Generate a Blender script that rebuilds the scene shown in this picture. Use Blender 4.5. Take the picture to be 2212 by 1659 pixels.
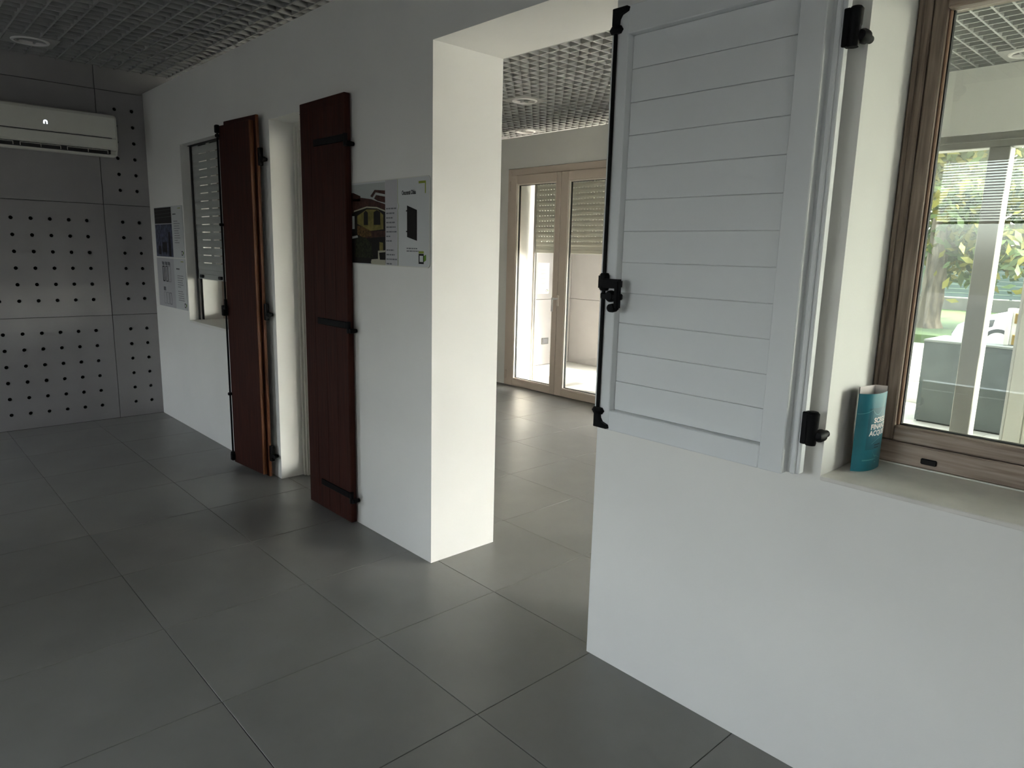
import bpy, bmesh, math, random
from mathutils import Vector, Matrix
random.seed(7)
for o in list(bpy.data.objects): bpy.data.objects.remove(o)
scn = bpy.context.scene
COL = scn.collection
PI = math.pi

# ------------------------------------------------------------------ camera
CAM = Vector((3.36472, -1.89399, 1.48877))
F_PX, YAW, PITCH, ROLL = 1513.644, -0.821346, -0.185122, 0.0254647
cd = bpy.data.cameras.new('camera'); cam = bpy.data.objects.new('camera', cd); COL.objects.link(cam)
fw = Vector((math.sin(YAW)*math.cos(PITCH), math.cos(YAW)*math.cos(PITCH), math.sin(PITCH)))
rt = Vector((math.cos(YAW), -math.sin(YAW), 0)); up = rt.cross(fw)
rt2 = rt*math.cos(ROLL)+up*math.sin(ROLL); up2 = -rt*math.sin(ROLL)+up*math.cos(ROLL)
M = Matrix((rt2, up2, -fw)).transposed().to_4x4(); M.translation = CAM
cam.matrix_world = M
cd.sensor_fit = 'HORIZONTAL'; cd.sensor_width = 36; cd.lens = F_PX/2212*36
cd.clip_start = 0.02; cd.clip_end = 300
scn.camera = cam

# ------------------------------------------------------------------ light
SUN_DIR = Vector((0.74, 0.24, 0.63)).normalized()      # towards the sun
w = bpy.data.worlds.new('sky'); scn.world = w; w.use_nodes = True
nt = w.node_tree; nt.nodes.clear()
sky = nt.nodes.new('ShaderNodeTexSky'); sky.sky_type = 'NISHITA'; sky.sun_disc = False
sky.sun_elevation = math.asin(SUN_DIR.z); sky.sun_rotation = math.atan2(SUN_DIR.x, SUN_DIR.y)
sky.air_density = 1.0; sky.dust_density = 3.5; sky.ozone_density = 0.6
bg = nt.nodes.new('ShaderNodeBackground'); bg.inputs['Strength'].default_value = 0.9
ow = nt.nodes.new('ShaderNodeOutputWorld')
hs = nt.nodes.new('ShaderNodeHueSaturation'); hs.inputs['Saturation'].default_value = 0.38     # hazy whitish sky
nt.links.new(sky.outputs[0], hs.inputs['Color']); nt.links.new(hs.outputs[0], bg.inputs[0]); nt.links.new(bg.outputs[0], ow.inputs[0])
sl = bpy.data.lights.new('sun', 'SUN'); sun = bpy.data.objects.new('sun', sl); COL.objects.link(sun)
sl.energy = 7.5; sl.angle = math.radians(0.6); sl.color = (1.0, 0.86, 0.68)
sun.rotation_euler = SUN_DIR.to_track_quat('Z', 'Y').to_euler(); sun.location = (8, 12, 12)

vs = scn.view_settings
vs.view_transform = 'Standard'; vs.look = 'None'; vs.gamma = 1; vs.use_curve_mapping = False
vs.exposure = 1.93

# ------------------------------------------------------------------ helpers
def P(nt, kind, **kw):
    n = nt.nodes.new(kind)
    for k, v in kw.items(): setattr(n, k, v)
    return n
MATS = {}
def mat(name, col, rough=0.5, metal=0.0, var=0.0, vscale=6.0, bump=0.0, bscale=200.0, stretch=(1,1,1), emit=None, es=0.0, spec=0.5, trans=None):
    """Principled material; colour varied by a stretched object-space noise, fine bump."""
    m = bpy.data.materials.new(name); m.use_nodes = True; nt = m.node_tree
    b = nt.nodes['Principled BSDF']
    b.inputs['Roughness'].default_value = rough; b.inputs['Metallic'].default_value = metal
    b.inputs['Specular IOR Level'].default_value = spec
    b.inputs['Base Color'].default_value = (*col, 1)
    tc = P(nt, 'ShaderNodeTexCoord'); mp = P(nt, 'ShaderNodeMapping'); mp.inputs['Scale'].default_value = stretch
    nt.links.new(tc.outputs['Object'], mp.inputs[0])
    if var:
        n = P(nt, 'ShaderNodeTexNoise'); n.inputs['Scale'].default_value = vscale; n.inputs['Detail'].default_value = 6
        nt.links.new(mp.outputs[0], n.inputs['Vector'])
        r = P(nt, 'ShaderNodeValToRGB')
        r.color_ramp.elements[0].position = 0.3; r.color_ramp.elements[1].position = 0.7
        r.color_ramp.elements[0].color = (*[c*(1-var) for c in col], 1)
        r.color_ramp.elements[1].color = (*[min(1, c*(1+var)) for c in col], 1)
        nt.links.new(n.outputs[0], r.inputs[0]); nt.links.new(r.outputs[0], b.inputs['Base Color'])
    if bump:
        n2 = P(nt, 'ShaderNodeTexNoise'); n2.inputs['Scale'].default_value = bscale; n2.inputs['Detail'].default_value = 3
        nt.links.new(mp.outputs[0], n2.inputs['Vector'])
        bp = P(nt, 'ShaderNodeBump'); bp.inputs['Strength'].default_value = bump; bp.inputs['Distance'].default_value = 0.002
        nt.links.new(n2.outputs[0], bp.inputs['Height']); nt.links.new(bp.outputs[0], b.inputs['Normal'])
    if emit:
        b.inputs['Emission Color'].default_value = (*emit, 1); b.inputs['Emission Strength'].default_value = es
    MATS[name] = m
    return m
def glass(name, tint, gain=1.0):
    m = bpy.data.materials.new(name); m.use_nodes = True; nt = m.node_tree; nt.nodes.clear()
    t = P(nt, 'ShaderNodeBsdfTransparent'); t.inputs[0].default_value = (*tint, 1)
    g = P(nt, 'ShaderNodeBsdfGlossy'); g.inputs['Roughness'].default_value = 0.0; g.inputs[0].default_value = (0.95, 1, 0.97, 1)
    f = P(nt, 'ShaderNodeFresnel'); f.inputs[0].default_value = 1.5
    ge = P(nt, 'ShaderNodeNewGeometry'); io = P(nt, 'ShaderNodeMix'); io.data_type = 'FLOAT'     # same reflectance from both sides of the thin pane
    io.inputs[2].default_value = 1.5; io.inputs[3].default_value = 1/1.5
    nt.links.new(ge.outputs['Backfacing'], io.inputs[0]); nt.links.new(io.outputs[0], f.inputs[0])
    ml = P(nt, 'ShaderNodeMath', operation='MULTIPLY'); ml.inputs[1].default_value = gain; ml.use_clamp = True
    mx = P(nt, 'ShaderNodeMixShader'); o = P(nt, 'ShaderNodeOutputMaterial')
    nt.links.new(f.outputs[0], ml.inputs[0]); nt.links.new(ml.outputs[0], mx.inputs[0])
    nt.links.new(t.outputs[0], mx.inputs[1]); nt.links.new(g.outputs[0], mx.inputs[2]); nt.links.new(mx.outputs[0], o.inputs[0])
    return m
def wood(name, dark, light, rough, axis, scale=1.0):
    """streaked grain running along the given axis (0 x, 1 y, 2 z) in object space"""
    m = bpy.data.materials.new(name); m.use_nodes = True; nt = m.node_tree; b = nt.nodes['Principled BSDF']
    b.inputs['Roughness'].default_value = rough; b.inputs['Specular IOR Level'].default_value = 0.2
    tc = P(nt, 'ShaderNodeTexCoord'); mp = P(nt, 'ShaderNodeMapping')
    s = [70*scale]*3; s[axis] = 4*scale; mp.inputs['Scale'].default_value = s
    nt.links.new(tc.outputs['Object'], mp.inputs[0])
    n = P(nt, 'ShaderNodeTexNoise'); n.inputs['Scale'].default_value = 1.0; n.inputs['Detail'].default_value = 8; n.inputs['Distortion'].default_value = 0.15
    nt.links.new(mp.outputs[0], n.inputs['Vector'])
    r = P(nt, 'ShaderNodeValToRGB'); r.color_ramp.elements[0].position = 0.33; r.color_ramp.elements[1].position = 0.68
    r.color_ramp.elements[0].color = (*dark, 1); r.color_ramp.elements[1].color = (*light, 1)
    nt.links.new(n.outputs[0], r.inputs[0]); nt.links.new(r.outputs[0], b.inputs['Base Color'])
    bp = P(nt, 'ShaderNodeBump'); bp.inputs['Strength'].default_value = 0.25; bp.inputs['Distance'].default_value = 0.001
    nt.links.new(n.outputs[0], bp.inputs['Height']); nt.links.new(bp.outputs[0], b.inputs['Normal'])
    return m

class MB:
    """collects geometry in world coordinates; build() links it as one mesh object"""
    def __init__(s): s.v = []; s.f = []
    def face(s, pts):
        i = len(s.v); s.v += [tuple(p) for p in pts]; s.f.append(tuple(range(i, i+len(pts)))); return s
    def box(s, x0, y0, z0, x1, y1, z1):
        i = len(s.v)
        s.v += [(x0,y0,z0),(x1,y0,z0),(x1,y1,z0),(x0,y1,z0),(x0,y0,z1),(x1,y0,z1),(x1,y1,z1),(x0,y1,z1)]
        s.f += [tuple(i+k for k in q) for q in ((0,3,2,1),(4,5,6,7),(0,1,5,4),(1,2,6,5),(2,3,7,6),(3,0,4,7))]
        return s
    def prism(s, pts, d):
        """closed polygon pts (3D, planar) extruded by vector d"""
        i = len(s.v); n = len(pts); d = Vector(d)
        s.v += [tuple(p) for p in pts] + [tuple(Vector(p)+d) for p in pts]
        s.f.append(tuple(i+k for k in reversed(range(n)))); s.f.append(tuple(i+n+k for k in range(n)))
        for k in range(n): s.f.append((i+k, i+(k+1) % n, i+n+(k+1) % n, i+n+k))
        return s
    def tube(s, pts, r, seg=10, caps=True):
        pts = [Vector(p) for p in pts]; i0 = len(s.v); n = len(pts)
        rr = r if isinstance(r, (list, tuple)) else [r]*n
        for k, p in enumerate(pts):
            d = (pts[min(k+1, n-1)]-pts[max(k-1, 0)]).normalized()
            a = d.orthogonal().normalized() if abs(d.z) < 0.99 else Vector((1, 0, 0))
            if abs(d.z) < 0.99: a = d.cross(Vector((0, 0, 1))).normalized()
            b = d.cross(a)
            for j in range(seg):
                t = 2*PI*j/seg; s.v.append(tuple(p+(a*math.cos(t)+b*math.sin(t))*rr[k]))
        for k in range(n-1):
            for j in range(seg):
                a = i0+k*seg+j; b = i0+k*seg+(j+1) % seg
                s.f.append((a, b, b+seg, a+seg))
        if caps:
            s.f.append(tuple(i0+j for j in reversed(range(seg)))); s.f.append(tuple(i0+(n-1)*seg+j for j in range(seg)))
        return s
    def lathe(s, c, prof, seg=24, axis='z'):
        """prof: (radius, height) pairs about axis through c"""
        i0 = len(s.v); c = Vector(c)
        for r, h in prof:
            for j in range(seg):
                t = 2*PI*j/seg; a, b = r*math.cos(t), r*math.sin(t)
                q = {'z': (a, b, h), 'y': (a, h, -b), 'x': (h, a, b)}[axis]
                s.v.append(tuple(c+Vector(q)))
        for k in range(len(prof)-1):
            for j in range(seg):
                a = i0+k*seg+j; b = i0+k*seg+(j+1) % seg
                s.f.append((a, b, b+seg, a+seg))
        return s
    def build(s, name, m=None, parent=None, bevel=0, smooth=False, seg=1):
        off = Vector((0, 0, 0))
        p = parent
        while p is not None: off += p.location; p = p.parent
        me = bpy.data.meshes.new(name)
        me.from_pydata([tuple(Vector(v)-off) for v in s.v], [], s.f)
        bm = bmesh.new(); bm.from_mesh(me)
        bmesh.ops.remove_doubles(bm, verts=bm.verts, dist=1e-6) if smooth else None
        bmesh.ops.recalc_face_normals(bm, faces=bm.faces)
        if bevel:
            es = [e for e in bm.edges if len(e.link_faces) == 2 and e.calc_face_angle(0) > 0.6]
            bmesh.ops.bevel(bm, geom=es, offset=bevel, segments=seg, affect='EDGES', clamp_overlap=True)
        if smooth:
            for f in bm.faces: f.smooth = True
            for e in bm.edges:
                if len(e.link_faces) == 2 and e.calc_face_angle(0) > 0.7: e.smooth = False
        bm.to_mesh(me); bm.free()
        o = bpy.data.objects.new(name, me); COL.objects.link(o)
        if m: me.materials.append(m)
        if parent: o.parent = parent
        return o
def B(*a): return MB().box(*a)
def empty(name, loc=(0, 0, 0), rz=0):
    o = bpy.data.objects.new(name, None); COL.objects.link(o); o.location = loc; o.rotation_euler = (0, 0, rz)
    o.empty_display_size = 0.1
    return o
def tag(o, label=None, cat=None, group=None, kind=None):
    if label: o['label'] = label
    if cat: o['category'] = cat
    if group: o['group'] = group
    if kind: o['kind'] = kind
    return o
def shared(name, me, loc, parent):
    o = bpy.data.objects.new(name, me); COL.objects.link(o); o.parent = parent; o.location = loc
    return o
def copy_tree(o, parent=None):
    c = o.copy(); COL.objects.link(c); c.parent = parent
    for ch in list(o.children): copy_tree(ch, c)
    return c
def wall_cells(name, m, xs0, xs1, z0, z1, t0, t1, axis, holes, parent=None):
    """wall slab spanning [xs0,xs1] along x (axis 'x') or y (axis 'y'), thickness t0..t1, with rectangular holes (a0,a1,z0,z1)"""
    A = sorted({xs0, xs1, *[h[0] for h in holes], *[h[1] for h in holes]})
    Z = sorted({z0, z1, *[h[2] for h in holes], *[h[3] for h in holes]})
    A = [a for a in A if xs0 <= a <= xs1]; Z = [z for z in Z if z0 <= z <= z1]
    def solid(i, j):
        if i < 0 or j < 0 or i >= len(A)-1 or j >= len(Z)-1: return False
        a = (A[i]+A[i+1])/2; z = (Z[j]+Z[j+1])/2
        return not any(h[0] < a < h[1] and h[2] < z < h[3] for h in holes)
    g = MB()
    pt = (lambda a, t, z: (a, t, z)) if axis == 'x' else (lambda a, t, z: (t, a, z))
    for i in range(len(A)-1):
        for j in range(len(Z)-1):
            if not solid(i, j): continue
            a0, a1, b0, b1 = A[i], A[i+1], Z[j], Z[j+1]
            for t in (t0, t1): g.face([pt(a0,t,b0), pt(a1,t,b0), pt(a1,t,b1), pt(a0,t,b1)])
            if not solid(i-1, j): g.face([pt(a0,t0,b0), pt(a0,t1,b0), pt(a0,t1,b1), pt(a0,t0,b1)])
            if not solid(i+1, j): g.face([pt(a1,t0,b0), pt(a1,t1,b0), pt(a1,t1,b1), pt(a1,t0,b1)])
            if not solid(i, j-1): g.face([pt(a0,t0,b0), pt(a1,t0,b0), pt(a1,t1,b0), pt(a0,t1,b0)])
            if not solid(i, j+1): g.face([pt(a0,t0,b1), pt(a1,t0,b1), pt(a1,t1,b1), pt(a0,t1,b1)])
    i = g
    me_v = i.v
    o = MB(); o.v = me_v; o.f = i.f
    return o.build(name, m, parent, smooth=False)
def text_mesh(s, size, font_bold=False, extrude=0.0, align='LEFT', sx=1.0):
    cu = bpy.data.curves.new('t', 'FONT'); cu.body = s; cu.size = size; cu.align_x = align; cu.extrude = extrude
    if font_bold: cu.offset = size*0.03
    o = bpy.data.objects.new('t', cu); COL.objects.link(o)
    dg = bpy.context.evaluated_depsgraph_get(); me = bpy.data.meshes.new_from_object(o.evaluated_get(dg))
    bpy.data.objects.remove(o); bpy.data.curves.remove(cu)
    for v in me.vertices: v.co.x *= sx
    return me

# ------------------------------------------------------------------ materials
WHITE = mat('white_wall_paint', (0.85, 0.835, 0.79), 0.75, var=0.02, vscale=2.5, bump=0.12, bscale=260)
WHITE2 = mat('warm_white_paint', (0.80, 0.78, 0.72), 0.7, bump=0.08, bscale=260)
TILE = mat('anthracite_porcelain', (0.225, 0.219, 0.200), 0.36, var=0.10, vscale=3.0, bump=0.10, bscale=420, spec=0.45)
TILEL = mat('bounce_porcelain', (0.50, 0.49, 0.46), 0.35, var=0.06, vscale=3.0, bump=0.1, bscale=420)  # tile colour lightened in the display zone to look lit and bounce daylight
GROUT = mat('dark_grout', (0.045, 0.042, 0.036), 0.9)
PANEL = mat('grey_composite_panel', (0.35, 0.335, 0.33), 0.42, metal=0.2, var=0.05, vscale=3, bump=0.05)
BACKING = mat('dark_backing', (0.012, 0.012, 0.012), 0.9)
RIM = mat('hole_rim', (0.42, 0.42, 0.42), 0.4, metal=0.6)
GRID = mat('grey_grid_ceiling', (0.38, 0.38, 0.365), 0.5, metal=0.1)
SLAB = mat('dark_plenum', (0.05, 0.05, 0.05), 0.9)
REDWOOD = wood('dark_mahogany', (0.030, 0.0065, 0.0036), (0.056, 0.0135, 0.0080), 0.62, 2)
REDLIT = wood('lit_mahogany_edge', (0.10, 0.032, 0.012), (0.17, 0.058, 0.020), 0.45, 2)  # brighter copy of the red wood: door light coloured into the edges
IRON = mat('black_iron', (0.0045, 0.0045, 0.005), 0.5, spec=0.12)
GREYSH = mat('grey_lacquer', (0.80, 0.815, 0.81), 0.42, bump=0.12, bscale=500)
OAKV = wood('grey_oak_vertical', (0.175, 0.132, 0.102), (0.33, 0.262, 0.212), 0.5, 2, 1.4)
OAKH = wood('grey_oak_horizontal', (0.24, 0.185, 0.148), (0.43, 0.345, 0.285), 0.5, 0, 1.4)
BEAD = mat('oak_bead', (0.42, 0.26, 0.17), 0.5)
GASKET = mat('black_gasket', (0.015, 0.016, 0.016), 0.6)
CREAM = mat('cream_lacquer', (0.70, 0.69, 0.62), 0.4)
BEIGE = mat('beige_lacquer', (0.68, 0.57, 0.48), 0.42)
BEIGE2 = mat('pale_beige_bead', (0.80, 0.72, 0.62), 0.4)
ALU = mat('pale_grey_aluminium', (0.33, 0.32, 0.295), 0.4, metal=0.1)
ROLLER = mat('grey_roller_slat', (0.42, 0.43, 0.40), 0.45)
ROLLER2 = mat('pale_green_roller_slat', (0.52, 0.53, 0.47), 0.45)
SILL = mat('grey_stone_sill', (0.74, 0.71, 0.655), 0.6, var=0.10, vscale=9, bump=0.1)
ACW = mat('cream_plastic', (0.84, 0.82, 0.73), 0.35)
ACD = mat('dark_plastic', (0.025, 0.022, 0.022), 0.6)
ACL = mat('led_white', (0.8, 0.85, 1.0), 0.4, emit=(0.75, 0.85, 1.0), es=1.1)
LAMPW = mat('white_lamp_trim', (0.78, 0.77, 0.74), 0.35)
LAMPR = mat('lamp_diffuser', (0.72, 0.69, 0.66), 0.25)
PAPER = mat('poster_white', (0.62, 0.63, 0.62), 0.35, spec=0.12)
PAPERG = mat('poster_grey', (0.50, 0.49, 0.50), 0.35, spec=0.12)
PAPERW = mat('sheet_white', (0.82, 0.82, 0.78), 0.5)
INK = mat('black_ink', (0.015, 0.015, 0.015), 0.5, spec=0.12)
INKG = mat('grey_ink', (0.16, 0.16, 0.17), 0.5, spec=0.12)
LIME = mat('lime_green_ink', (0.30, 0.36, 0.055), 0.5, spec=0.12)
GREENI = mat('leaf_green_ink', (0.14, 0.27, 0.03), 0.5, spec=0.12)
TEAL = mat('teal_card', (0.013, 0.175, 0.225), 0.32, var=0.15, vscale=9)
TEALD = mat('dark_teal_print', (0.012, 0.115, 0.155), 0.32)
TEALL = mat('pale_teal_line', (0.20, 0.52, 0.56), 0.4)
CARD = mat('white_card', (0.78, 0.70, 0.66), 0.6)
NAVY = mat('black_card', (0.012, 0.014, 0.02), 0.5)
SLATE = mat('dark_slate_laminate', (0.070, 0.085, 0.085), 0.45, var=0.18, vscale=5)
BRASS = mat('brass', (0.62, 0.42, 0.10), 0.3, metal=0.9)
SOCK = mat('dark_grey_socket', (0.10, 0.10, 0.10), 0.4)
GLW = glass('window_glass', (0.93, 0.96, 0.925), 1.1)
GLC = glass('clear_glass', (0.975, 0.985, 0.978), 0.7)

# ------------------------------------------------------------------ floor
XL, XR, YF, YR = -3.26, 5.4, -3.9, 6.4      # inner faces of the shell
floor = tag(B(XL-0.3, YF-0.2, -0.12, XR+0.3, YR+0.2, -0.0035).build('floor', GROUT), 'dark grey tiled floor with thin joints running under all the walls', kind='structure')
tile_cache = {}
def tile_mesh(w, h, m):
    k = (round(w, 4), round(h, 4), m.name)
    if k not in tile_cache:
        o = B(0.0013, 0.0013, -0.0095, w-0.0013, h-0.0013, 0).build('tile', m, bevel=0.0008)
        tile_cache[k] = o.data; bpy.data.objects.remove(o)
    return tile_cache[k]
for i in range(-6, 10):
    for j in range(-7, 13):
        x0, x1 = max(0.6*i, XL), min(0.6*i+0.6, XR); y0, y1 = max(0.6*j-1.157, YF), min(0.6*j-0.557, YR)
        if x1-x0 < 0.02 or y1-y0 < 0.02: continue
        if x0 > 4.7 and y0 > 0.4: continue
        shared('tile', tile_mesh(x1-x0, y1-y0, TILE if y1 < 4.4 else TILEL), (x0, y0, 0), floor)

# ------------------------------------------------------------------ walls
HP = 2.707
DOOR = (-0.853, 0.03, 0.0, 2.23)
part = tag(wall_cells('wall_middle', WHITE, XL, XR, 0.0, HP, 0.0, 0.40, 'x',
    [(-2.428, -1.42, 0.90, 2.228), DOOR, (0.785, 1.785, 0.0, 2.366), (2.588, 3.78, 0.905, 2.235)]),
    'white free-standing partition wall with open doorway and windows', kind='structure')
tag(wall_cells('wall_back', WHITE, XL, -0.5, 0.0, HP, 3.47, 3.87, 'x', [(-2.532, -0.90, 0.0, 2.385)]),
    'white partition wall holding the beige french door', kind='structure')
tag(B(-0.62, 3.871, 0, -0.5, 4.099, 3.4).build('wall_return', WHITE), 'short white return wall beside the glazed wall', kind='structure')
tag(wall_cells('wall_glazed', WHITE, -0.62, XR, 0.0, 3.4, 4.1, 4.28, 'x', [(-0.40, 5.2, 0.0, 2.41)]),
    'white lintel wall over the inner glazed screen', kind='structure')
tag(B(XL+0.001, 4.1, 2.91, -0.621, 4.28, 3.4).build('wall_light_block', WHITE), 'added white bulkhead blocking light above the grid ceiling beside the lobby', kind='structure')  # added out of view to stop daylight leaking through the plenum
# outer shell
wl = tag(B(XL-0.40, YF-0.2, 0.0, XL-0.032, YR, 3.4).build('wall_left', BACKING), 'far left wall clad in grey perforated square panels', kind='structure')
tag(wall_cells('wall_right', WHITE, YF-0.2, YR+0.2, 0.0, 3.4, XR, XR+0.3, 'y', [(-3.7, -1.5, 0.60, 2.30), (0.6, 3.9, 0.10, 2.50), (4.5, 6.2, 0.10, 2.75)]), 'white right end wall of the showroom', kind='structure')
tag(wall_cells('wall_front', WHITE, XL, XR, 0.0, 3.4, YF-0.2, YF, 'x', [(-2.95, -1.95, 0.45, 2.35), (1.05, 2.45, 0.45, 2.35)]),
    'white street side wall with wide window behind the camera', kind='structure')
wr = tag(B(XL, 5.367, 0.0, -2.0, YR+0.2, 3.4).build('wall_rear', BACKING), 'rear wall block clad in pale panels beyond the french door', kind='structure')
tag(wall_cells('wall_facade', WHITE, -1.999, XR, 0.0, 3.4, YR, YR+0.2, 'x', [(-1.95, 5.2, 0.22, 2.95)]),
    'outer street facade with wide glazing', kind='structure')
cb = MB().box(XL-0.4, 4.40, 3.4, 0.76, YR+0.2, 3.6).box(XL-0.4, 0.2001, 3.4, XR+0.3, 4.40, 3.6)
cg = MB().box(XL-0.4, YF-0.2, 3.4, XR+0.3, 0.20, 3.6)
cb  = cb.box(0.761, 6.30, 3.4, XR+0.3, YR+0.2, 3.6)
tag(cb.build('ceiling_back', mat('grey_plenum', (0.28, 0.28, 0.27), 0.9)), 'grey plenum above the grid ceiling of the back room', kind='structure')
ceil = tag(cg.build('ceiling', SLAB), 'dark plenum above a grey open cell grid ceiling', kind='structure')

# grey panels on the left wall
def panel_mesh(w, h, holes=None, r=0.0145):
    """panel lying in the y-z plane, front at x=0 facing +x, size w (y) by h (z), real round holes"""
    g = MB(); G = 0.0022
    if not holes:
        return B(-0.03, G, G, 0, w-G, h-G)
    ys, zs, pit = holes
    hp = pit/2; SEG = 12
    Y = [G]+[y for y in ([ys[0]-hp]+[yy+hp for yy in ys])]+[w-G]; Z = [G]+[zs[0]-hp]+[zz+hp for zz in zs]+[h-G]
    Y = [min(max(y, G), w-G) for y in Y]; Z = [min(max(z, G), h-G) for z in Z]
    for i in range(len(Y)-1):
        for j in range(len(Z)-1):
            y0, y1, z0, z1 = Y[i], Y[i+1], Z[j], Z[j+1]
            if y1-y0 < 1e-5 or z1-z0 < 1e-5: continue
            cy = next((c for c in ys if y0 < c < y1), None); cz = next((c for c in zs if z0 < c < z1), None)
            if cy is None or cz is None or y1-y0 < pit*0.9:
                g.face([(0,y0,z0),(0,y1,z0),(0,y1,z1),(0,y0,z1)]); continue
            circ = []; sq = []
            for k in range(SEG):
                t = 2*PI*(k+0.5)/SEG-PI/4*0; dy, dz = math.cos(t), math.sin(t)
                circ.append((cy+r*dy, cz+r*dz))
                s = 1/max(abs(dy), abs(dz))
                py = y1 if abs(dy*s-1) < 1e-6 else y0 if abs(dy*s+1) < 1e-6 else cy+dy*s*(y1-y0)/2
                pz = z1 if abs(dz*s-1) < 1e-6 else z0 if abs(dz*s+1) < 1e-6 else cz+dz*s*(z1-z0)/2
                sq.append((py, pz))
            for k in range(SEG):
                a, b = k, (k+1) % SEG
                pts = [(0, *circ[a]), (0, *circ[b]), (0, *sq[b])]
                # add the square corner if the two outer points lie on different sides
                if abs(sq[a][0]-sq[b][0]) > 1e-6 and abs(sq[a][1]-sq[b][1]) > 1e-6:
                    ca = sq[a][0] if abs(sq[a][0]-y0) < 1e-6 or abs(sq[a][0]-y1) < 1e-6 else sq[b][0]
                    cb = sq[a][1] if abs(sq[a][1]-z0) < 1e-6 or abs(sq[a][1]-z1) < 1e-6 else sq[b][1]
                    pts.append((0, ca, cb))
                pts.append((0, *sq[a]))
                g.face(list(reversed(pts)))
                g.face([(0, *circ[b]), (0, *circ[a]), (-0.016, *circ[a]), (-0.016, *circ[b])])
    for a, b in (((G,G),(w-G,G)), ((w-G,G),(w-G,h-G)), ((w-G,h-G),(G,h-G)), ((G,h-G),(G,G))):
        g.face([(0,*a),(0,*b),(-0.03,*b),(-0.03,*a)])
    return g
def holes_for(w, h, ncol, y_first, zc):
    return ([y_first+0.1275*k for k in range(ncol)], [zc+0.1275*(k-2.5) for k in range(6)], 0.1275)
PY = [-3.9, -3.052, -2.152, -1.252, -0.352, 0.548, 1.448, 2.348, 3.248, 4.148, 5.048, 5.366]
PZ = [0.0, 0.888, 1.796, 2.690, 3.4]
pcache = {}
for i in range(len(PY)-1):
    for j in range(4):
        w, h = PY[i+1]-PY[i], PZ[j+1]-PZ[j]
        hol = None
        if j < 3 and i in (2, 3, 4) and not (i == 3 and j == 2):
            zc = (0.4455, 1.340, 2.235)[j]-PZ[j]
            hol = holes_for(w, h, 6, 0.133, zc)
        k = (round(w, 3), round(h, 3), bool(hol))
        if k not in pcache:
            o = panel_mesh(w, h, hol).build('panel', PANEL, bevel=0 if hol else 0.0015); pcache[k] = o.data; bpy.data.objects.remove(o)
        shared('panel', pcache[k], (XL, PY[i], PZ[j]), wl)
# rims of the holes: thin rings, one part
rim = MB()
for i in (3, 4):
    for j in range(3):
        if i == 3 and j == 2: continue
        ys, zs, _ = holes_for(0.9, 0.9, 6, 0.133, (0.4455, 1.340, 2.235)[j])
        for y in ys:
            for z in zs:
                if PY[i]+y > 0.05: continue
                rim.lathe((XL, PY[i]+y, z), [(0.0143, -0.003), (0.0143, 0.0012), (0.0168, 0.0012), (0.0168, -0.0005)], 12, 'x')
rim.build('hole_rims', RIM, wl)
# pale panels on the rear block (face at y=5.335, looking towards -y)
for x0, x1 in ((XL+0.001, -2.36), (-2.36, -2.001)):
    for j in range(4):
        B(x0+0.002, 5.335, PZ[j]+0.002, x1-0.002, 5.366, PZ[j+1]-0.002).build('panel', PANEL, wr, bevel=0.0015)

# ------------------------------------------------------------------ open cell grid ceiling, 0.6 m modules of 0.1 m cells
gm = MB(); T = 0.0055; GH = 0.042
for k in range(6):
    gm.box(-T+0.1*k, 0, 0, T+0.1*k, 0.6, GH); gm.box(0, -T+0.1*k, 0.0004, 0.6, T+0.1*k, GH-0.0004)
go = gm.build('grid_panel', GRID); gme = go.data; bpy.data.objects.remove(go)
for i in range(-6, 9):
    for j in range(-9, 11):
        x0, y0 = -0.015+0.6*i, 0.6*j
        if x0+0.6 < XL or y0+0.6 < YF or (x0 > 3.9 and y0 > 0.4) or y0 > 4.1: continue
        shared('grid_panel', gme, (x0, y0, 2.86), ceil)

# recessed downlights
def downlight(x, y, label):
    t = tag(empty('ceiling_downlight', (x, y, 2.86)), label, 'downlight', 'round recessed downlights in the grid ceiling')
    g = MB(); n = 32; H = 0.155
    for k in range(n):                       # square filler plate with a round hole
        a, b = 2*PI*k/n, 2*PI*(k+1)/n
        def sq(t):
            s = H/max(abs(math.cos(t)), abs(math.sin(t))); return (x+s*math.cos(t), y+s*math.sin(t))
        ra = 0.10
        g.face([(*sq(a), 2.8585), (*sq(b), 2.8585), (x+ra*math.cos(b), y+ra*math.sin(b), 2.8585), (x+ra*math.cos(a), y+ra*math.sin(a), 2.8585)])
        g.face([(*sq(a), 2.8585), (*sq(b), 2.8585), (*sq(b), 2.8700), (*sq(a), 2.8700)])
    g.build('filler_plate', GRID, t)
    MB().lathe((x, y, 2.8585), [(0.096, 0.0), (0.097, -0.008), (0.112, -0.008), (0.117, -0.003), (0.117, 0.0)], 36).build('trim_ring', LAMPW, t, smooth=True)
    MB().lathe((x, y, 2.8585), [(0.097, -0.006), (0.085, 0.03), (0.06, 0.06), (0.0, 0.068)], 36).build('reflector', LAMPR, t, smooth=True)
    return t
downlight(-2.80, -0.835, 'round white downlight above the air conditioner')
downlight(-1.57, 2.765, 'round white downlight seen through the open doorway, on a square plate')
downlight(-2.745, 3.90, 'brightly lit downlight just above the top of the french door wall')
downlight(2.03, 3.90, 'round downlight on a white plate seen through the wooden window')

# ================================================================== windows and doors in the partition
def frame_bars(g, x0, x1, z0, z1, y0, y1, wl_, wr_, wb, wt): 
    g.box(x0, y0, z0, x0+wl_, y1, z1); g.box(x1-wr_, y0, z0, x1, y1, z1)
    if wb: g.box(x0+wl_, y0, z0, x1-wr_, y1, z0+wb)
    if wt: g.box(x0+wl_, y0, z1-wt, x1-wr_, y1, z1)

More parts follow.
